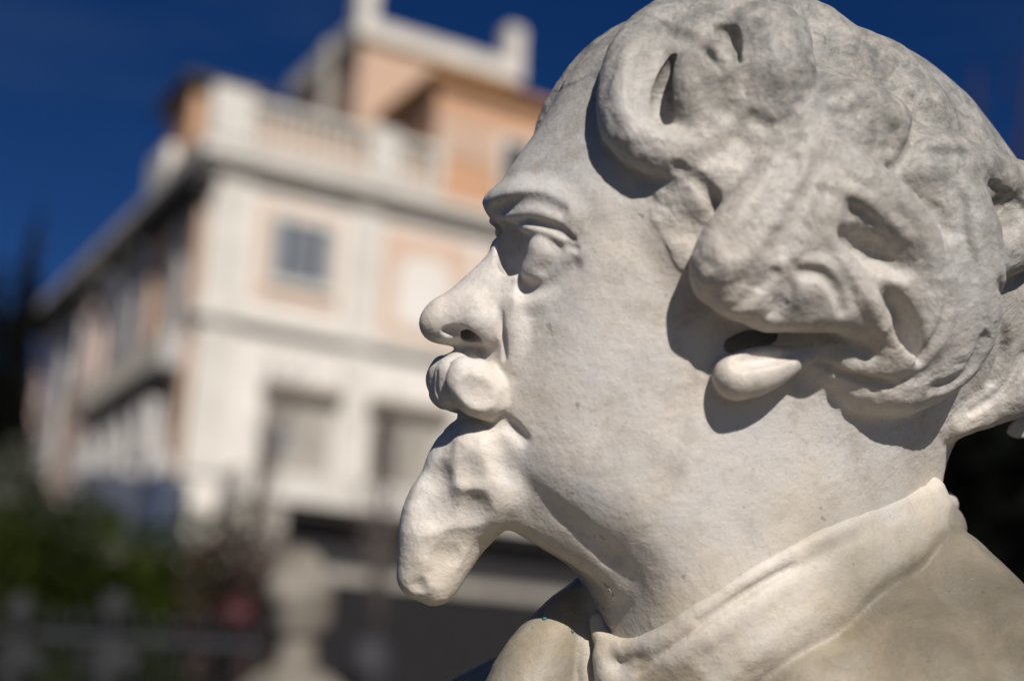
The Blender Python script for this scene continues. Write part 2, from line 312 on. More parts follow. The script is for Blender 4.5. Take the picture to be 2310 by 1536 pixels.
class Sculpt:
    def __init__(s, field, frame): s.f = field; s.fr = frame; s.Wg = None
    def base(s, rim, inner, c=60.0, wmax=460, out=()):
        """half thickness W(a,b): W^2 interpolated through the rim (W=0, with its roundness R) and the inner points"""
        P, V = [], []
        R = [(s.fr.from_px(u, v, 0.0) + (r,)) for u, v, r in rim]
        n = len(R)
        for i, (a, b, r) in enumerate(R):
            ta, tb = R[(i+1) % n][0]-R[i-1][0], R[(i+1) % n][1]-R[i-1][1]
            l = math.hypot(ta, tb); na, nb = tb/l, -ta/l
            P.append((a, b)); V.append(0.0)
            P.append((a+s.osign*na*50, b+s.osign*nb*50)); V.append(-2*r*50)
        for u, v, w in inner:
            P.append(s.fr.from_px(u, v, w)); V.append(w*w)
        P = np.array(P); V = np.array(V)
        phi = lambda d2: np.sqrt(d2 + c*c)
        D2 = ((P[:, None]-P[None])**2).sum(-1)
        M = phi(D2) - 12.0*np.eye(len(P))
        N = len(P); A = np.zeros((N+1, N+1)); A[:N, :N] = M; A[N, :N] = 1; A[:N, N] = 1
        co = np.linalg.solve(A, np.append(V, 0))
        f = s.f; ga, gb = f.ax[0], f.ax[1]
        W2 = np.full((len(ga), len(gb)), co[N])
        for i in range(N): W2 += co[i]*phi((ga[:, None]-P[i, 0])**2 + (gb[None]-P[i, 1])**2)
        Gx, Gy = ga[:, None]+0*gb[None], 0*ga[:, None]+gb[None]; ins = np.zeros(Gx.shape, bool); dd = np.full(Gx.shape, 1e9)
        for (x0, y0, _), (x1, y1, _) in zip(R, R[1:]+R[:1]):
            cr = (y0 > Gy) != (y1 > Gy)
            ins ^= cr & (Gx < (x1-x0)*(Gy-y0)/((y1-y0) or 1e-9) + x0)
            ex, ey = x1-x0, y1-y0; t = np.clip(((Gx-x0)*ex+(Gy-y0)*ey)/(ex*ex+ey*ey), 0, 1)
            dd = np.minimum(dd, np.hypot(Gx-x0-t*ex, Gy-y0-t*ey))
        W2 = np.where(ins | (dd < 12), W2, np.minimum(W2, -100*(dd-12)))
        s.W2 = np.minimum(W2, wmax**2).astype(np.float32)
        s.Wg = np.sqrt(np.maximum(s.W2, 0))
    def fill(s, lab=0):
        f = s.f; W2 = s.W2; ga, gb = np.gradient(W2, f.h)
        g2 = (ga*ga + gb*gb)[:, :, None]
        w = f.ax[2][None, None, :]
        Q = w*w - W2[:, :, None]
        f.F[:] = np.clip(Q/np.sqrt(g2 + 4*np.maximum(w*w, 40.0**2*0.25)), -60, 60)
        f.L[:] = lab
    def W(s, a, b):
        f = s.f; i = (a-f.lo[0])/f.h; j = (b-f.lo[1])/f.h
        i = min(max(i, 0), f.n[0]-1.001); j = min(max(j, 0), f.n[1]-1.001)
        i0, j0 = int(i), int(j); x, y = i-i0, j-j0; G = s.Wg
        return (G[i0, j0]*(1-x)+G[i0+1, j0]*x)*(1-y) + (G[i0, j0+1]*(1-x)+G[i0+1, j0+1]*x)*y
    def surf(s, u, v):
        lo, hi = 0.0, 460.0                  # nearest crossing coming from the viewer
        prev = 460.0
        for w in np.arange(460.0, -1.0, -6.0):
            a, b = s.fr.from_px(u, v, w)
            if s.W(a, b) >= w:
                lo, hi = w, w+6
                for _ in range(8):
                    m = .5*(lo+hi); a, b = s.fr.from_px(u, v, m)
                    if s.W(a, b) >= m: lo = m
                    else: hi = m
                return lo
        return 0.0
    def cur(s, u, v, top=536.0):
        f = s.f; w = np.arange(top, f.lo[2], -2.0); a, b = s.fr.from_px(u, v, w)
        i = np.round((a-f.lo[0])/f.h).astype(int); j = np.round((b-f.lo[1])/f.h).astype(int); k = np.round((w-f.lo[2])/f.h).astype(int)
        ok = (i >= 0) & (j >= 0) & (k >= 0) & (i < f.n[0]) & (j < f.n[1]) & (k < f.n[2])
        val = np.where(ok, f.F[np.clip(i, 0, f.n[0]-1), np.clip(j, 0, f.n[1]-1), np.clip(k, 0, f.n[2]-1)], 9.0)
        h = np.argmax(val < 0); return float(w[h]) if val[h] < 0 else 0.0
    def groove(s, pts, k=8.0, n=5, lab=0, op='-'):
        """(u, v, depth below the present surface, radius)"""
        s.stroke([(u, v, s.cur(u, v) + (r-d if op == '-' else d-r), r) for u, v, d, r in pts], k, lab, op, True, n)
    def stroke(s, pts, k=15.0, lab=0, op='+', absw=False, n=5):
        Q = []
        for u, v, h, r in pts:
            w = h if absw else s.surf(u, v) + h
            a, b = s.fr.from_px(u, v, w); Q.append((a, b, w, r))
        Q = spline(Q, n if len(Q) > 2 else 1)
        if len(Q) == 1: Q = np.vstack([Q, Q + [0.01, 0, 0, 0]])
        f = s.f; m = k + 2*f.h; fl = 1.0
        lo = [(Q[:, i]-Q[:, 3]*fl).min()-m for i in range(3)]; hi = [(Q[:, i]+Q[:, 3]*fl).max()+m for i in range(3)]
        sl = f.box(lo, hi)
        if sl is None: return
        D = np.full([x.stop-x.start for x in sl], 99.0, np.float32)
        for p, q in zip(Q[:-1], Q[1:]):
            r = max(p[3], q[3])*fl + m
            ss = f.box([min(p[i], q[i])-r for i in range(3)], [max(p[i], q[i])+r for i in range(3)])
            if ss is None: continue
            ss = tuple(slice(max(u.start, v.start), min(u.stop, v.stop)) for u, v in zip(ss, sl))
            if any(u.stop <= u.start for u in ss): continue
            p_ = [float(x) for x in p]; d = [float(x) for x in (q-p)]; L2 = d[0]**2+d[1]**2+d[2]**2+1e-6
            x, y, z = f.ax[0][ss[0]][:, None, None]-p_[0], f.ax[1][ss[1]][None, :, None]-p_[1], f.ax[2][ss[2]][None, None, :]-p_[2]
            t0 = (x*d[0]+y*d[1]+z*d[2])/L2
            g = d[3]/math.sqrt(max(L2*(L2-d[3]**2), 1e-3*L2*L2))
            perp = np.sqrt((x-t0*d[0])**2+(y-t0*d[1])**2+(z-t0*d[2])**2)
            t = np.clip(t0 + perp*g, 0, 1)
            e = np.sqrt(perp*perp+(t-t0)**2*L2) - (p_[3]+t*d[3])
            dd = tuple(slice(u.start-v.start, u.stop-v.start) for u, v in zip(ss, sl))
            np.minimum(D[dd], e, out=D[dd])
        F = f.F[sl]
        if op == '+':
            hh = np.clip(0.5 + 0.5*(F-D)/k, 0, 1); f.L[sl][hh > 0.5] = lab
            f.F[sl] = F + (D-F)*hh - k*hh*(1-hh)
        else:
            hh = np.clip(0.5 - 0.5*(F+D)/k, 0, 1); f.F[sl] = F + (-D-F)*hh + k*hh*(1-hh)

def lattice(shape_seed, P, scale):
    """smooth value noise, -1..1"""
    rng = np.random.RandomState(shape_seed); T = rng.rand(32, 32, 32).astype(np.float32)*2-1
    q = P/scale; i = np.floor(q).astype(int); f = (q-i).astype(np.float32); f = f*f*(3-2*f); i &= 31; j = (i+1) & 31
    x, y, z = f.T
    g = lambda a, b, c: T[a, b, c]
    return (((g(i[:,0],i[:,1],i[:,2])*(1-x)+g(j[:,0],i[:,1],i[:,2])*x)*(1-y)+(g(i[:,0],j[:,1],i[:,2])*(1-x)+g(j[:,0],j[:,1],i[:,2])*x)*y)*(1-z)
           +((g(i[:,0],i[:,1],j[:,2])*(1-x)+g(j[:,0],i[:,1],j[:,2])*x)*(1-y)+(g(i[:,0],j[:,1],j[:,2])*(1-x)+g(j[:,0],j[:,1],j[:,2])*x)*y)*z)

def surface_nets(F, L, lo, h):
    """F,L full volume -> vertices (in field units), quads, label per vertex"""
    n = F.shape; neg = F < 0
    c = np.zeros([k-1 for k in n], np.int8)
    for i in (0, 1):
        for j in (0, 1):
            for k in (0, 1):
                c += neg[i:n[0]-1+i, j:n[1]-1+j, k:n[2]-1+k]
    act = (c > 0) & (c < 8)
    I = np.argwhere(act); vid = np.full(c.shape, -1, np.int32); vid[act] = np.arange(len(I))
    acc = np.zeros((len(I), 3), np.float32); cnt = np.zeros(len(I), np.float32)
    corner = [(i, j, k) for i in (0, 1) for j in (0, 1) for k in (0, 1)]
    val = {cc: F[I[:, 0]+cc[0], I[:, 1]+cc[1], I[:, 2]+cc[2]] for cc in corner}
    for p in corner:
        for ax in range(3):
            if p[ax] == 0:
                q = list(p); q[ax] = 1; q = tuple(q)
                a, b = val[p], val[q]; m = (a < 0) != (b < 0)
                t = np.where(m, a/np.where(m, a-b, 1), 0)
                for x in range(3): acc[:, x] += np.where(m, p[x] + (t if x == ax else 0), 0)
                cnt += m
    V = I + acc/cnt[:, None]
    quads = []
    for ax in range(3):
        o = [x for x in range(3) if x != ax]
        s0 = [slice(None)]*3; s1 = [slice(None)]*3
        s0[ax] = slice(0, n[ax]-1); s1[ax] = slice(1, n[ax])
        ch = neg[tuple(s0)] != neg[tuple(s1)]
        E = np.argwhere(ch); 
        E = E[(E[:, o[0]] > 0) & (E[:, o[1]] > 0) & (E[:, o[0]] < n[o[0]]-1) & (E[:, o[1]] < n[o[1]]-1)]
        inside = neg[E[:, 0], E[:, 1], E[:, 2]]
        def vv(d0, d1):
            J = E.copy(); J[:, o[0]] -= d0; J[:, o[1]] -= d1; return vid[J[:, 0], J[:, 1], J[:, 2]]
        q = np.stack([vv(0, 0), vv(1, 0), vv(1, 1), vv(0, 1)], 1)
        flip = inside if ax != 1 else ~inside
        q[~flip] = q[~flip][:, ::-1]
        quads.append(q)
    Q = np.vstack(quads)
    lab = L[I[:, 0], I[:, 1], I[:, 2]]
    return V*h + lo, Q, lab
def mirror(f):
    """the w>0 half (first layer at w=h/2) -> both halves"""
    return np.concatenate([f.F[:, :, ::-1], f.F], 2), np.concatenate([f.L[:, :, ::-1], f.L], 2), np.array([f.lo[0], f.lo[1], f.lo[2]-f.h*f.n[2]])
SKIN, HAIR, MOUST, BEARD, EAR = 0, 1, 2, 3, 4
def sculpt_head(h=4.0):
    f = Field((-720, -760, h/2), (1120, 900, 540), h)
    S = Sculpt(f, HEADF); S.osign = 1
    rim = [(1290,165,180),(1262,215,170),(1235,262,160),(1208,305,160),(1178,350,140),(1150,395,110),(1130,435,90),(1128,475,60),(1140,520,45),(1146,570,40),
           (1146,640,50),(1135,710,55),(1110,770,60),(1075,800,60),(1045,840,60),(1035,880,55),(1040,925,45),(1035,970,45),(1035,1020,50),(1045,1080,50),
           (1075,1140,60),(1120,1180,70),(1184,1196,90),(1229,1225,100),(1270,1250,100),(1318,1277,90),(1345,1305,80),(1360,1350,80),(1370,1420,90),(1385,1520,100),
           (1700,1560,400),(2090,1560,100),(2100,1350,150),(2110,1200,150),(2120,1060,150),(2150,975,120),(2270,945,150),(2390,870,180),(2450,740,200),
           (2440,590,220),(2370,470,220),(2290,385,240),(2225,300,240),(2160,215,230),(2070,135,200),(1965,76,180),(1870,40,180),(1770,5,200),(1660,-22,220),(1550,-30,230),
           (1460,15,230),(1390,60,220),(1330,115,200)]
    inner = [(1290,290,130),(1350,300,195),(1430,300,245),(1520,300,285),(1400,180,180),(1500,120,200),(1620,120,235),(1800,120,225),(1960,160,175),(2080,220,195),(2150,300,215),
        (1700,300,345),(1900,300,350),(2070,300,285),(1800,450,372),(2000,500,370),(2200,500,300),(1650,550,330),(1900,700,355),(2100,700,330),(2250,650,260),
        (2000,850,300),(2150,850,230),(2300,800,200),(1850,900,300),(2260,450,220),
        (1170,430,85),(1210,430,135),(1260,440,180),(1300,480,212),(1350,450,232),(1450,430,262),(1370,370,228),(1500,530,292),
        (1165,520,50),(1200,560,110),(1300,560,222),(1200,650,125),(1260,640,190),(1320,620,228),(1400,600,262),(1160,680,80),(1195,720,140),(1250,720,190),(1350,720,240),
        (1500,700,290),(1145,760,88),(1180,800,138),(1250,800,192),(1350,850,245),(1500,850,284),(1650,850,300),(1090,850,70),(1120,870,95),(1160,890,125),(1250,900,196),
        (1100,930,80),(1160,960,122),(1250,1000,196),(1400,950,256),(1550,1000,288),(1700,1000,290),(1100,1040,70),(1110,1110,75),(1160,1080,105),(1210,1100,150),
        (1300,1080,212),(1450,1080,262),(1600,1150,282),(1800,1080,285),(2000,1050,235),(2080,1080,160),
        (1200,1175,80),(1260,1200,130),(1350,1220,185),(1450,1230,240),(1420,1320,180),(1450,1400,190),(1600,1300,275),(1800,1250,285),(2000,1200,220),
        (1500,1500,225),(1700,1500,270),(1900,1450,260),(2040,1350,150)]
    S.base(rim, inner, c=80); S.fill(SKIN)
    A = dict(absw=True)
    # nose
    S.stroke([(1134,560,0,26),(1122,592,0,28),(1072,646,0,31),(1014,703,0,35),(992,729,0,38)], 18, SKIN, **A)
    S.stroke([(992,731,0,39),(1028,746,0,36),(1070,758,0,32)], 22, SKIN, **A)
    S.stroke([(1150,600,30,30),(1118,650,24,38),(1075,695,28,42),(1088,726,52,38)], 30, SKIN, **A)
    S.stroke([(1012,714,12,34),(1052,712,32,36),(1094,728,52,38),(1110,748,62,30)], 30, SKIN, **A)
    S.stroke([(1120,650,28,42),(1070,690,30,42),(1020,715,12,36)], 30, SKIN, **A)
    S.stroke([(1004,744,42,7),(1022,751,54,17),(1046,761,68,22),(1068,769,66,18),(1048,735,18,20)], 6, 0, '-', **A)
    S.stroke([(1172,645,64,36),(1148,690,58,38),(1142,720,62,30)], 30, SKIN, **A)
    S.stroke([(1165,820,70,40),(1155,880,60,44)], 30, SKIN, **A)
    S.stroke([(1176,690,94,34),(1170,755,102,34),(1168,815,102,30)], 22, SKIN, **A)
    # eye socket
    S.stroke([(1140,505,30,24),(1152,545,44,36),(1162,590,54,36),(1166,614,66,20)], 14, 0, '-', **A)
    S.stroke([(1215,505,130,22),(1250,515,165,18)], 12, 0, '-', **A)
    # brow: ridge above, its overhanging end in front
    S.stroke([(1129,458,0,34),(1142,456,34,36),(1172,452,76,40),(1215,455,118,42),(1262,470,152,38),(1300,500,182,28)], 30, SKIN, **A)
    S.stroke([(1242,564,131,47)], 12, SKIN, **A)
    S.stroke([(1232,570,140,38),(1216,602,124,36)], 14, SKIN, **A)                                   # eyeball
    S.stroke([(1150,476,66,18),(1180,478,92,22),(1215,482,124,25),(1258,498,158,27),(1298,530,186,22)], 14, SKIN, **A)     # hood
    S.stroke([(1180,510,95,13),(1207,518,128,15),(1244,529,166,15),(1280,546,190,12)], 5, SKIN, **A)    # upper lid
    S.stroke([(1203,612,118,26),(1222,628,136,26)], 8, SKIN, **A)
    S.stroke([(1322,572,198,24),(1290,602,178,28),(1254,644,150,30),(1216,684,116,34)], 16, SKIN, **A)     # lower lid
    C = lambda pts, k=8, n=5, lab=0: S.stroke(pts, k, lab, '-', n=n)
    # upper lip and moustache
    S.stroke([(1058,806,14,24),(1038,824,8,32),(1018,850,0,34)], 14, MOUST, **A)
    S.stroke([(1030,835,0,36),(1035,870,20,40),(1070,880,60,36),(1110,915,90,30)], 18, MOUST, **A)
    S.stroke([(1022,845,30,42),(1020,885,30,38)], 12, MOUST, **A)
    S.stroke([(1044,834,94,28),(1050,866,100,42),(1075,886,98,48),(1104,905,92,40)], 12, MOUST, **A)
    S.stroke([(1080,850,84,38),(1108,878,92,34)], 16, MOUST, **A)
    G = lambda pts, k=8, n=5: S.groove(pts, k, n)
    G([(1108,890,13,130)], 6)
    G([(985,840,1,3),(984,870,3,5),(992,900,1,3)], 7)
    S.stroke([(1030,965,0,16),(1060,965,40,14),(1100,968,90,14),(1150,965,132,12),(1180,985,150,6)], 10, 0, '-', **A)
    # goatee
    S.stroke([(1048,985,0,34),(1018,1030,0,50),(1008,1090,0,60),(982,1165,0,72),(966,1240,0,66),(953,1295,0,54)], 18, BEARD, **A)
    S.stroke([(953,1297,0,52),(978,1318,0,46)], 10, BEARD, **A)
    S.stroke([(1070,1010,45,54),(1065,1080,40,68),(1050,1135,25,68),(1012,1220,10,58),(984,1300,0,46)], 22, BEARD, **A)
    S.stroke([(1125,1030,66,62),(1112,1110,50,74),(1085,1160,20,54)], 30, BEARD, **A)
    # double chin and the crease above it
    S.stroke([(1165,1140,30,34),(1215,1168,55,42),(1290,1206,80,48),(1365,1252,100,50),(1405,1296,110,40)], 44, SKIN, **A)
    C([(1120,985,34,8),(1138,1050,30,14),(1180,1108,30,16),(1245,1160,28,16),(1310,1205,26,14),(1380,1262,22,10)], 34)
    # temple, jowl, mouth corner and eye folds
    G([(1130,945,4,8),(1155,962,6,10),(1178,990,3,8)], 18)
    G([(1180,655,2,10),(1240,640,4,14),(1290,600,2,10)], 26)
    G([(1126,700,2,6),(1133,732,9,8),(1136,768,13,9),(1137,805,7,7)], 9)
    G([(1112,476,5,14),(1155,458,9,20),(1208,452,8,18),(1262,474,3,12)], 14)
    G([(1188,498,3,5),(1225,505,5,7),(1262,518,5,7),(1292,541,3,5)], 10)
    G([(1278,552,4,6),(1300,562,2,5)], 8)
    pass
    # hollows and ridges of the goatee
    G([(958,1080,4,60),(940,1160,4,70)], 14); G([(985,1235,3,50)], 16); G([(1040,1240,4,60)], 16); G([(1010,1300,4,50)], 12); G([(940,1335,4,36)], 8); G([(1045,1180,7,90)], 7); G([(962,1250,6,70)], 6); G([(1022,1275,6,70)], 6); G([(1035,1060,6,80)], 8); G([(975,1150,5,80)], 7)
    S.stroke([(1090,1180,10,40),(1050,1225,0,44),(1005,1285,0,46)], 20, BEARD, **A)
    hair(S)
    return S
def hair(S):
    T = lambda pts, k=12, n=5: S.stroke([(u, v, d, r*1.04+2) for u, v, d, r in pts], k, HAIR, '+', n=n)
    C = lambda pts, k=8, n=5: S.groove(pts, k, n)
    Z = lambda pts, k=10, n=5: S.groove(pts, k, n, HAIR, '+')       # raised strand on the present surface
    # big masses
    T([(1820,440,-90,130),(1900,580,-95,150),(2030,690,-95,150),(1970,770,-70,110)], 35)
    T([(1690,380,-115,140),(1850,330,-125,150)], 40)
    T([(1640,90,-90,125),(1560,170,-55,95),(1500,230,-60,90)], 30)
    # crown locks in low relief, running backwards
    T([(1720,44,-84,80),(1830,96,-88,80)], 50)
    T([(1880,150,-84,84),(1980,180,-88,84),(2050,260,-90,80)], 44)
    T([(2030,390,-40,70),(2110,375,-26,68),(2195,395,0,60),(2290,415,24,48)], 30)
    T([(2320,470,16,62),(2296,530,12,66),(2255,570,6,52),(2218,606,-4,24)], 20)
    C([(2160,400,3,6),(2230,418,12,12),(2300,462,14,12)], 12)
    C([(2205,560,4,8),(2225,500,12,14),(2250,450,8,10)], 14)
    T([(2090,410,-60,100),(2145,530,-30,96),(2155,660,-12,94),(2140,755,-8,90),(2085,826,-8,78),(2005,862,-12,62),(1930,862,-20,50)], 34)
    T([(1850,320,-45,70),(1930,285,-40,84),(1980,310,-36,74),(1965,365,-25,50)], 16)
    C([(2055,215,3,8),(2066,290,10,14),(2040,360,14,14),(1970,415,14,12)], 16)
    C([(1800,340,3,6),(1860,352,11,12),(1935,338,4,8)], 16)
    # locks behind the ear
    T([(1800,345,-20,60),(1870,385,4,60),(1945,430,24,58),(2030,500,34,54),(2085,585,40,50),(2096,675,42,48),(2066,760,38,48),(1995,806,30,44),(1920,808,10,40)], 22)
    T([(1815,430,30,60),(1845,510,50,46),(1902,600,54,42),(1962,688,52,40),(2000,768,40,40)], 22)
    T([(1985,620,20,34),(2045,640,24,32),(2095,660,30,28)], 22)
    T([(1865,575,24,60)], 20)
    S.stroke([(1868,512,78,10),(1905,540,60,28),(1962,570,52,34),(2026,604,64,18)], 30, 0, '-')
    S.stroke([(1992,654,78,12),(2020,708,60,28),(2046,765,56,26),(2056,800,64,12)], 28, 0, '-')
    C([(2110,470,3,6),(2140,560,10,12),(2140,700,11,12),(2080,815,6,8)], 16)
    T([(1775,765,-84,66),(1860,800,-58,70),(1960,840,-36,66),(2040,860,-20,56)], 26)
    C([(1800,790,4,6),(1900,840,9,9),(2010,868,5,7)], 12)
    # nape: low tufts under the back lock
    T([(2150,950,-30,36),(2230,900,-20,60),(2330,840,-20,80)], 24)
    T([(2170,985,-60,44),(2260,965,-60,60),(2340,930,-60,70)], 18)
    C([(2190,930,4,6),(2260,880,9,9),(2310,800,5,8)], 12)
    # front roll
    T([(1610,45,-40,76),(1510,70,-22,68),(1448,125,-2,64),(1418,200,12,60),(1422,272,14,60),(1466,330,16,54),(1540,345,4,50),(1610,310,-12,50)], 24)
    T([(1630,165,22,60),(1585,170,34,54),(1566,205,30,46),(1572,265,10,44),(1600,300,-10,44)], 18)
    T([(1620,220,-10,60)], 24)
    T([(1722,118,2,98),(1728,182,-4,98)], 18)
    T([(1680,250,-26,66),(1750,255,-26,66)], 26)
    S.stroke([(1520,134,50,9),(1508,190,26,27),(1496,240,20,30),(1482,290,40,13)], 7, 0, '-')
    S.stroke([(1620,58,84,10),(1644,84,76,25),(1664,138,90,10)], 7, 0, '-')
    # lock under the roll, sideburn
    T([(1550,402,-26,62),(1640,410,-26,70),(1700,400,-26,60)], 20)
    T([(1572,455,-26,54),(1596,505,-30,38)], 24)
    T([(1500,425,-18,30),(1520,440,-18,34)], 20)
    T([(1500,500,-60,66),(1545,580,-56,64)], 40)
    C([(1625,465,5,6),(1650,450,12,10),(1684,432,30,18)], 9)
    C([(1530,380,3,10),(1590,425,7,12),(1625,480,4,10)], 16)
    # roll over the ear
    T([(1800,330,-30,78),(1770,410,6,78),(1712,488,40,72),(1648,566,64,62),(1622,600,64,54)], 18)
    T([(1612,636,50,44),(1660,662,52,42),(1730,680,38,40)], 16)
    T([(1690,640,26,72),(1745,575,22,84),(1810,470,10,80)], 34)
    C([(1860,370,3,14),(1810,470,8,18),(1760,560,3,14)], 34)
    C([(1790,360,2,12),(1740,450,5,16),(1660,560,2,12)], 34)
    # ear
    E = lambda pts, k=10, n=5: S.stroke(pts, k, EAR, '+', n=n)
    E([(1740,690,30,52),(1830,690,38,56),(1900,700,36,48),(1960,735,20,46)], 22)
    E([(1850,620,20,60),(1880,670,20,56)], 20)
    E([(1760,595,72,32),(1835,588,80,26),(1893,625,78,20),(1918,690,70,16)], 14)
    E([(1800,648,66,44),(1850,648,64,44),(1886,690,58,40)], 26)
    C([(1745,620,2,10),(1700,660,5,12),(1662,698,3,8)], 16)
    C([(1790,600,2,8),(1772,670,4,10),(1750,710,3,8)], 18)
    C([(1800,616,2,8),(1850,618,6,10),(1886,655,7,10),(1900,700,4,8)], 14)
    E([(1860,780,-24,20),(1812,800,6,22),(1765,820,18,34),(1708,838,26,46),(1662,850,28,50)], 14)
    E([(1680,828,26,30),(1740,812,20,24)], 14)
    C([(1672,812,10,20),(1725,806,18,20),(1785,800,6,10)], 12)
    S.stroke([(1648,778,-16,20),(1685,764,-30,36),(1725,752,-30,32)], 8, 0, '-')
    # strands
    for p in ([(1660,310,3,8),(1740,330,6,12),(1800,310,3,8)], [(2170,450,3,8),(2180,560,6,12),(2205,680,6,12),(2190,800,4,10)],
              [(2010,330,3,12),(2090,345,7,16),(2180,345,3,12)], [(2260,640,3,8),(2268,760,7,12),(2240,860,4,10)], [(2110,880,3,8),(2180,850,6,12),(2225,770,3,10)],
              [(1700,265,3,6),(1740,285,7,9),(1790,262,3,6)], [(1500,60,3,10),(1560,95,6,14),(1620,150,3,8)]):
        C(p, 20)
    for p in ([(1900,600,3,10),(1950,660,7,12),(1990,740,3,10)], [(1420,120,3,14),(1400,220,6,16),(1430,310,3,14)],
              [(2150,560,3,18),(2190,680,8,22),(2170,790,4,18)], [(1870,420,3,10),(1960,455,8,12),(2040,530,4,10)], [(1850,250,4,30),(1930,225,9,40),(1990,260,4,30)]):
        Z(p, 20)
COLLAR, SHIRT, COAT = 5, 6, 7
def sculpt_body(hs, h=5.0):
    f = Field((-850, -1900, -900), (1500, -250, 760), h)
    S = Sculpt(f, BODYF)
    def z(u, v, d):                          # d outside the neck's surface at this place
        w = hs.surf(u, min(v, 1545)); a, b = HEADF.from_px(u, min(v, 1545), w)
        return float(HEADF.to_cam(a, b, w)[2]) + d
    N = lambda pts, k, lab, n=4: S.stroke([(u, v, z(u, v, d), r) for u, v, d, r in pts], k, lab, '+', True, n)
    T = lambda pts, k, lab, n=4: S.stroke(pts, k, lab, '+', True, n)
    C = lambda pts, k, n=4: S.stroke([(u, v, z(u, v, d), r) for u, v, d, r in pts], k, 0, '-', True, n)
    # chest and shoulders
    T([(1750,1900,150,330),(1600,2100,250,330)], 60, COAT)
    T([(1560,1800,-50,250),(1350,1900,-150,260),(1150,1950,-350,230)], 60, COAT)
    T([(2110,1330,-40,150),(2200,1480,60,190),(2330,1680,200,230),(2350,1900,300,230)], 60, COAT)
    T([(2000,1480,70,190),(2080,1660,200,230)], 50, COAT)
    T([(1850,1640,170,190),(1900,1800,230,230)], 50, COAT)
    T([(1600,1740,-220,200),(1480,1690,-280,160),(1320,1710,-340,165),(1150,1770,-410,160),(1000,1850,-450,150)], 50, COAT)
    T([(1240,1740,20,150),(1360,1760,40,190),(1500,1800,60,220)], 50, COAT)
    T([(1400,1570,-320,140),(1230,1620,-380,140),(1080,1690,-430,140),(930,1790,-470,140)], 40, COAT)
    # coat edge
    N([(2120,1190,-60,60)], 30, COAT)
    N([(2110,1270,-80,70),(2010,1365,-76,70),(1900,1460,-74,74),(1800,1550,-72,76),(1700,1660,-60,80)], 40, COAT)
    # collar: folded band
    T([(2095,1112,-40,40),(2104,1140,-40,42)], 16, COLLAR)
    for q in range(5):
        t = q/4
        N([(2050-5*t,1172+40*t,-74,78),(1900+25*t,1238+60*t,-74,80),(1730+40*t,1330+65*t,-74,80),(1600+45*t,1420+65*t,-74,80),(1490+50*t,1500+60*t,-74,80)], 26, COLLAR)
    N([(2072,1122,-22,28),(1900,1192,-20,28),(1720,1286,-20,28),(1580,1378,-20,28),(1480,1452,-20,28)], 16, COLLAR)
    N([(1800,1300,-24,38),(1700,1360,-22,40),(1600,1425,-20,42),(1500,1500,-18,42),(1440,1560,-18,42)], 10, COLLAR)
    N([(1930,1285,-24,40),(1800,1375,-20,44),(1680,1470,-18,46),(1560,1570,-16,46)], 10, COLLAR)
    N([(2128,1138,-30,34),(2040,1200,-24,36),(1920,1300,-20,38),(1800,1398,-18,40),(1690,1490,-16,42),(1600,1570,-14,42)], 8, COLLAR)
    def G(pts, k=8):
        Q = []
        for u, v, d, r in pts: Q.append((u, v, S.cur(u, v, 700.)+r-d, r))
        S.stroke(Q, k, 0, '-', True)
    G([(1430,1520,3,6),(1500,1466,6,8),(1600,1394,7,8),(1700,1326,5,8),(1790,1275,3,6)], 10)
    # front of the band, its curled edge
    T([(1560,1405,z(1560,1405,-14),20),(1500,1440,z(1500,1440,-10),22),(1440,1462,170,24),(1395,1462,130,25),(1362,1440,85,22),(1348,1400,50,16)], 10, COLLAR)
    T([(1372,1480,110,34),(1400,1530,120,50),(1450,1540,150,50)], 16, COLLAR)
    # shirt folds and tie
    T([(1330,1330,-50,20),(1314,1400,10,22),(1318,1460,50,24),(1335,1560,80,28)], 8, SHIRT)
    T([(1350,1340,-20,22),(1346,1420,30,20),(1358,1500,60,26)], 8, SHIRT)
    T([(1300,1565,40,38),(1380,1560,90,42),(1440,1590,130,50)], 10, SHIRT)
    # far lapel and far shoulder
    T([(1352,1296,-150,28),(1296,1372,-60,54),(1250,1440,10,72),(1205,1520,50,90),(1175,1620,80,104)], 14, COAT)
    T([(1262,1480,0,62),(1250,1600,50,80)], 14, COAT)
    T([(1330,1450,-350,80),(1180,1530,-400,80),(1060,1590,-440,80),(900,1680,-480,100)], 30, COAT)
    T([(1120,1575,-330,60),(1030,1600,-330,60)], 20, COAT)
    return S
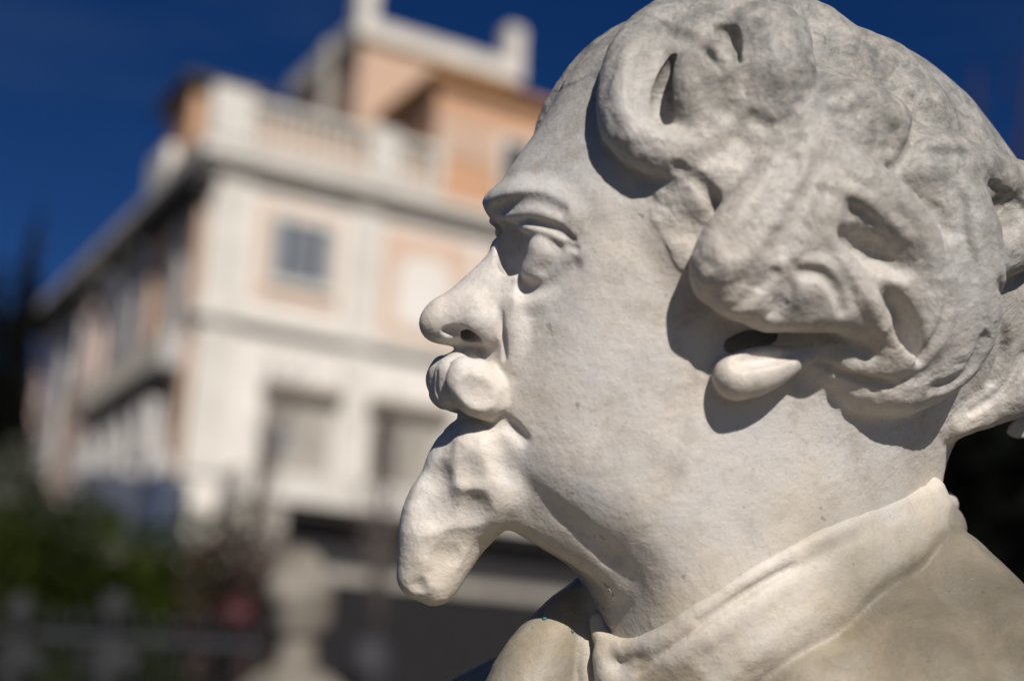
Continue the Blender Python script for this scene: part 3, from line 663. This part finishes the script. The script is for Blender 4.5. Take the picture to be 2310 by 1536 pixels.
# ================================================================ marble
def marble(name, tone=(1, 1, 1)):
    m = bpy.data.materials.new(name); m.use_nodes = True; nt = m.node_tree; b = nt.nodes['Principled BSDF']; L = nt.links.new
    tc = nt.nodes.new('ShaderNodeTexCoord').outputs['Object']
    def noise(scale, detail=6, rough=.55, dist=0.0):
        n = nt.nodes.new('ShaderNodeTexNoise'); n.inputs['Scale'].default_value = scale; n.inputs['Detail'].default_value = detail
        n.inputs['Roughness'].default_value = rough; n.inputs['Distortion'].default_value = dist; L(tc, n.inputs['Vector']); return n.outputs[0]
    def ramp(src, p0, p1, v0=0.0, v1=1.0):
        r = nt.nodes.new('ShaderNodeMapRange'); r.inputs[1].default_value = p0; r.inputs[2].default_value = p1; r.inputs[3].default_value = v0; r.inputs[4].default_value = v1
        L(src, r.inputs[0]); return r.outputs[0]
    def mix(f, a, c, bl='MIX'):
        x = nt.nodes.new('ShaderNodeMix'); x.data_type = 'RGBA'; x.blend_type = bl; x.clamp_factor = True
        L(f, x.inputs[0]) if hasattr(f, 'links') else setattr(x.inputs[0], 'default_value', f)
        for i, q in ((6, a), (7, c)):
            if isinstance(q, tuple): x.inputs[i].default_value = (*q, 1)
            else: L(q, x.inputs[i])
        return x.outputs[2]
    def math_(op, a, c):
        x = nt.nodes.new('ShaderNodeMath'); x.operation = op
        for i, q in ((0, a), (1, c)):
            if hasattr(q, 'links'): L(q, x.inputs[i])
            else: x.inputs[i].default_value = q
        return x.outputs[0]
    sep = nt.nodes.new('ShaderNodeSeparateXYZ'); L(tc, sep.inputs[0]); X, Y, Z = sep.outputs
    col = mix(ramp(noise(16, 5), .38, .62), (.655, .59, .515), (.60, .575, .55))
    col = mix(ramp(noise(48, 7, .66, .4), .50, .68, 0, .7), col, (.43, .385, .33))           # mottling
    # weathering: grey crown, yellowed neck and coat (heights in the sitter's own frame)
    hgt = math_('ADD', Y, math_('MULTIPLY', noise(22, 5), .05))
    grey = ramp(math_('ADD', hgt, math_('MULTIPLY', X, .45)), .07, .20)
    col = mix(math_('MULTIPLY', grey, ramp(noise(110, 8, .75, .3), .34, .60, .5, 1.)), col, (.18, .176, .162))
    yel = ramp(hgt, -.02, -.13)
    col = mix(math_('MULTIPLY', yel, ramp(noise(26, 6, .6, .8), .40, .64, .25, .9)), col, (.56, .475, .335))
    ct = math_('ADD', math_('MULTIPLY', X, 1.25), math_('ADD', Y, math_('MULTIPLY', noise(14, 5), .08)))
    # the coat is browner and greyer than the collar; partly painted shade
    col = mix(math_('MULTIPLY', ramp(hgt, -.03, -.09), math_('MULTIPLY', ramp(ct, .09, .13), ramp(noise(20, 6), .3, .65, .65, 1.))), col, (.28, .245, .185))
    # fine specks, stronger on the crown
    sp = ramp(noise(420, 3, .7), .60, .70)
    col = mix(math_('MULTIPLY', sp, ramp(grey, 0, 1, .3, .75)), col, (.17, .155, .13))
    pit = ramp(noise(150, 2, .5), .72, .76, 0, .45); col = mix(pit, col, (.16, .13, .10))
    st = ramp(noise(34, 7, .62, 1.5), .62, .72, 0, .4)
    col = mix(st, col, (.27, .22, .17))                                                        # brown stains
    vein = ramp(noise(9, 4, .5, 2.5), .49, .505); vein = math_('MULTIPLY', vein, ramp(noise(9, 4, .5, 2.5), .52, .505)); 
    col = mix(math_('MULTIPLY', vein, .10), col, (.25, .27, .31))
    at = nt.nodes.new('ShaderNodeAttribute'); at.attribute_name = 'soil_shade'  # soiling of the coat, with shade from its tilt mixed into the colour
    col = mix(at.outputs['Fac'], col, mix(1.0, col, mix(ramp(noise(28, 7, .65, .6), .38, .62), (.43, .42, .39), (.57, .545, .495)), 'MULTIPLY'))
    L(col, b.inputs['Base Color']); b.inputs['Roughness'].default_value = .52; b.inputs['Specular IOR Level'].default_value = .35
    b.inputs['Subsurface Weight'].default_value = .12; b.inputs['Subsurface Radius'].default_value = (.004, .003, .002); b.inputs['Subsurface Scale'].default_value = 1.0
    hsum = math_('SUBTRACT', math_('ADD', math_('MULTIPLY', noise(120, 6, .6), 1.0), math_('MULTIPLY', noise(600, 4, .6), .35)), math_('MULTIPLY', pit, .5))
    ah = nt.nodes.new('ShaderNodeAttribute'); ah.attribute_name = 'locks'
    hsum = math_('ADD', hsum, math_('MULTIPLY', ah.outputs['Fac'], math_('ADD', math_('MULTIPLY', noise(62, 2, .5, 1.3), 1.6), math_('MULTIPLY', noise(190, 3, .6, .6), .7))))
    bp = nt.nodes.new('ShaderNodeBump'); bp.inputs['Strength'].default_value = .6; bp.inputs['Distance'].default_value = .0012
    L(hsum, bp.inputs['Height']); L(bp.outputs[0], b.inputs['Normal']); return m
M_marble = marble('weathered_marble')
PX = 0.70/FPX
def vnormals(P, Q):
    d1 = P[Q[:, 2]]-P[Q[:, 0]]; d2 = P[Q[:, 3]]-P[Q[:, 1]]; n = np.cross(d1, d2); N = np.zeros_like(P)
    for i in range(4):
        for x in range(3): N[:, x] += np.bincount(Q[:, i], n[:, x], len(P))
    return N/(np.linalg.norm(N, axis=1)[:, None]+1e-12)
def mesh_of(S, noise_amp):
    F, Lb, lo = mirror(S.f) if S.fr is HEADF else (S.f.F, S.f.L, S.f.lo)
    V, Q, lab = surface_nets(F, Lb, lo, S.f.h)
    a = noise_amp[lab]
    N = vnormals(V, Q)
    hr = (lab == HAIR) if S.fr is HEADF else (lab < 0)
    d = a*(4.0*lattice(1, V, 80.) + 1.6*lattice(2, V, 38.) + .55*lattice(3, V, 15.) + .3*lattice(4, V, 8.)) + hr*(.8-2.2*np.abs(lattice(5, V, 36.)) + .3-.7*np.abs(lattice(6, V, 17.)))
    V = V + N*d[:, None]
    x, y, z = S.fr.to_cam(V[:, 0], V[:, 1], V[:, 2])
    P = np.stack([x, y, z], 1)
    return P, Q, lab, vnormals(P, Q)
HS = sculpt_head(3.4)
amp = np.array([.45, .9, .6, .75, .7, .7, .7, .7, .7])
P, Q, lab, N = mesh_of(HS, amp)
# hair line: what of the skull counts as hair, seen against the sitter's side
def inside(px, py, poly):
    r = np.zeros(len(px), bool); n = len(poly)
    for i in range(n):
        (x0, y0), (x1, y1) = poly[i], poly[(i+1) % n]
        r ^= ((y0 > py) != (y1 > py)) & (px < (x1-x0)*(py-y0)/((y1-y0) or 1e-9)+x0)
    return r
hl = [(1255,205),(1300,185),(1345,165),(1400,330),(1490,420),(1560,600),(1700,700),(1820,840),(1960,890),(2110,960),(2135,1000),(2900,1000),(2900,-600),(1100,-600),(1100,205)]
aa = (P[:, 0]-X0)*HEADF.c - P[:, 2]*HEADF.s; ww = np.abs((P[:, 0]-X0)*HEADF.s + P[:, 2]*HEADF.c)
qx, qy, qz = HEADF.to_cam(aa, P[:, 1], ww); pu, pv = 1155+qx*FPX/(FPX-qz), 768-qy*FPX/(FPX-qz)
lab = np.where((lab == SKIN) & inside(pu, pv, hl), HAIR, lab)
side = ((P[:, 0]-X0)*HEADF.s + P[:, 2]*HEADF.c) > 0
ROOT = bpy.data.objects.new('marble_bust', None); COL.objects.link(ROOT)
BUSTM = Matrix.Translation(CAMPOS) @ CAMR @ Matrix.Translation((0, 0, -FPX*PX))
ROOT.matrix_world = BUSTM; ROOT.empty_display_size = .1
tag(ROOT, 'weathered white marble bust of a man with goatee and curly hair, filling the right foreground', 'bust')
def part(name, P, Q, N, sel, soil_shade=None, locks=None, scale=PX):
    q = Q[sel]
    if not len(q): return None
    ids, inv = np.unique(q, return_inverse=True)
    o = quads_obj(name, P[ids]*scale, inv.reshape(-1, 4), M_marble, ROOT, True, N[ids])
    if locks is not None: o.data.attributes.new('locks', 'FLOAT', 'POINT').data.foreach_set('value', locks[ids].astype(np.float32))
    if soil_shade is not None: o.data.attributes.new('soil_shade', 'FLOAT', 'POINT').data.foreach_set('value', soil_shade[ids].astype(np.float32))
    return o
fl = lab[Q[:, 0]]
locks = np.select([lab == HAIR, lab == BEARD, lab == MOUST], [1.0, .5, .5], 0.0); cntl = sum(np.bincount(Q[:, i], minlength=len(P)) for i in range(4)) + 1e-9
for _ in range(8):
    m = locks[Q].mean(1); locks = sum(np.bincount(Q[:, i], m, len(P)) for i in range(4))/cntl
ear_l = (fl == EAR) & side[Q[:, 0]]; ear_r = (fl == EAR) & ~side[Q[:, 0]]
for nm, sel in (('head', fl == SKIN), ('hair', fl == HAIR), ('moustache', fl == MOUST), ('goatee', fl == BEARD), ('ear', ear_l), ('ear', ear_r)):
    part(nm, P, Q, N, sel, None, locks)
BS = sculpt_body(HS, 4.5)
P2, Q2, lab2, N2 = mesh_of(BS, amp); fl2 = lab2[Q2[:, 0]]
soil_shade = np.select([lab2 == COAT, lab2 == SHIRT], [1.0, .5], 0.0)
cnt = sum(np.bincount(Q2[:, i], minlength=len(P2)) for i in range(4)) + 1e-9
for _ in range(14):                                   # patina plus painted shade change gradually from coat to collar
    m = soil_shade[Q2].mean(1); soil_shade = sum(np.bincount(Q2[:, i], m, len(P2)) for i in range(4))/cnt
for nm, sel in (('collar', fl2 == COLLAR), ('shirt', fl2 == SHIRT), ('coat', fl2 == COAT)): part(nm, P2, Q2, N2, sel, soil_shade)
# two specks of blue-green paint on the lapel and the shirt
bv = BVHTree.FromPolygons([tuple(p) for p in P2[:, :]], [tuple(q) for q in Q2.tolist()])
M_teal = mat('blue_green_paint', (.03, .16, .20), .5, scale=400, var=.3)
for u, v, rx, ry in ((1222, 1388, 8, 5), (1229, 1396, 6, 6), (1291, 1424, 4, 5)):
    d = Vector(((u-1155)/FPX, (768-v)/FPX, -1)).normalized(); hit = bv.ray_cast(Vector((0, 0, FPX)), d)[0]
    if hit:
        o = MB().lathe([(.2, -1), (.8, -.5), (1, 0), (.7, .6), (.2, .9)], n=9).build('paint_speck', M_teal, ROOT, smooth=True)
        o.location = Vector(hit)*PX; o.scale = (rx*PX, ry*PX, 3*PX)
# pedestal under the bust
low = BUSTM @ Vector(P2[np.argmin(P2 @ np.array([0, math.cos(math.radians(PITCH)), -math.sin(math.radians(PITCH))]))]*PX)
pd = empty('stone_pedestal', (low.x, low.y, 0)); tag(pd, 'square stone pedestal carrying the large marble bust', 'pedestal')
pst = mat('pedestal_stone', (.42, .39, .34), .85, scale=8, color2=(.30, .28, .25), bump=.4, bscale=40)
zt = low.z+.03
MB().box((-.24, -.24, 0), (.24, .24, .16)).build('base', pst, pd, bevel=.01); MB().box((-.17, -.17, .16), (.17, .17, zt-.08)).build('shaft', pst, pd, bevel=.006); MB().box((-.21, -.21, zt-.08), (.21, .21, zt)).build('cap', pst, pd, bevel=.01)
# distant busts on their pedestals
f = Field((-240, -60, -160), (240, 620, 160), 10.0); G = Sculpt(f, BODYF)
def gs(pts, k, lab):   # plain coordinates
    Qp = spline(np.array(pts, float), 4)
    for p, q in zip(Qp[:-1], Qp[1:]):
        L2 = float(((q-p)[:3]**2).sum())+1e-6
        x, y, z = f.ax[0][:, None, None]-p[0], f.ax[1][None, :, None]-p[1], f.ax[2][None, None, :]-p[2]; d = q-p
        t = np.clip((x*d[0]+y*d[1]+z*d[2])/L2, 0, 1); D = np.sqrt((x-t*d[0])**2+(y-t*d[1])**2+(z-t*d[2])**2)-(p[3]+t*d[3])
        hh = np.clip(.5+.5*(f.F-D)/k, 0, 1); f.L[hh > .5] = lab; f.F[:] = f.F+(D-f.F)*hh-k*hh*(1-hh)
gs([(0, 60, 0, 60), (0, 120, 0, 90), (0, 200, 0, 80)], 30, 0); gs([(-130, 190, 0, 60), (0, 230, 0, 70), (130, 190, 0, 60)], 30, 0)
gs([(0, 260, 0, 50), (0, 330, 5, 48)], 20, 1); gs([(0, 430, 5, 78), (0, 480, -5, 85)], 20, 1); gs([(0, 390, 50, 40), (0, 430, 70, 22)], 14, 1); gs([(0, 520, -20, 75), (0, 480, -60, 50)], 14, 2)
V, Qb, lb = surface_nets(f.F, f.L, f.lo, f.h); V = V[:, [0, 2, 1]]*np.array([1, -1, 1])/1000.; Nb = vnormals(V, Qb); fb = lb[Qb[:, 0]]
def small_bust(loc, rz, label, m, group, sc_=1.0):
    t = empty('garden_bust', loc, rz); tag(t, label, 'bust', group); t.scale = (sc_,)*3
    for nm, k in (('shoulders', 0), ('head', 1), ('hair', 2)):
        q = Qb[fb == k]; ids, inv = np.unique(q, return_inverse=True); quads_obj(nm, V[ids], inv.reshape(-1, 4), m, t, True, Nb[ids])
    p = empty('herm_pedestal', (loc[0], loc[1], 0), rz); tag(p, 'tapering pedestal under the ' + label, 'pedestal', 'pedestals of the distant busts')
    k_ = .14*sc_
    MB().box((-.2*sc_, -.2*sc_, 0), (.2*sc_, .2*sc_, .12)).build('base', m, p); MB().lathe([(k_*1.0, .12), (k_*1.3, loc[2]-.02)], n=4).build('shaft', m, p); MB().box((-k_*1.2, -k_*1.2, loc[2]-.0195), (k_*1.2, k_*1.2, loc[2]+.015)).build('cap', m, p)
palem = mat('pale_lichened_marble', (.30, .27, .23), .8, scale=9, color2=(.13, .11, .08), bump=.4, bscale=30)
greym = mat('shade_toned_stone', (.022, .022, .024), .8, scale=9, color2=(.012, .012, .013), bump=.4, bscale=30)  # the tree shade on these busts is put into the dark colour
small_bust((-.82, 5.95, 1.30), 2.6, 'pale marble bust standing beyond the goatee of the large one', palem, 'small distant busts', 1.65)
small_bust((-1.80, 6.80, 1.63), 2.9, 'stone bust coloured dark for shade, standing nearest the middle of the hedge', greym, 'small distant busts', .85)
small_bust((-2.22, 6.75, 1.62), 2.7, 'stone bust coloured dark for shade, standing at the left edge before the hedge', greym, 'small distant busts', .8)
small_bust((-.45, 5.2, 1.30), 2.9, 'violet grey stone bust standing lowest, cut by the bottom edge', mat('violet_grey_stone', (.035, .033, .04), .8, scale=9, var=.3), 'small distant busts')

# iron railing along the path in front of the hedge
RL = empty('railing', (-2.6, 8.0, 0)); tag(RL, 'dark iron railing running before the hedge at the bottom left', 'railing')
iron = mat('dark_iron_paint', (.03, .032, .038), .5, scale=12, var=.3)
MB().box((-1.6, -.02, 1.95), (1.3, .02, 1.99)).build('top_rail', iron, RL); MB().box((-1.6, -.02, 1.1), (1.3, .02, 1.14)).build('bottom_rail', iron, RL)
pk = MB().lathe([(.011, 0), (.011, 2.02), (.02, 2.06), (.001, 2.13)], n=6); pm = None
for i in range(24):
    o = pk.build('picket', iron, RL) if pm is None else bpy.data.objects.new('picket', pm)
    if pm is None: pm = o.data
    else: COL.objects.link(o); o.parent = RL
    o.location = (-1.55+i*.122, 0, 0)
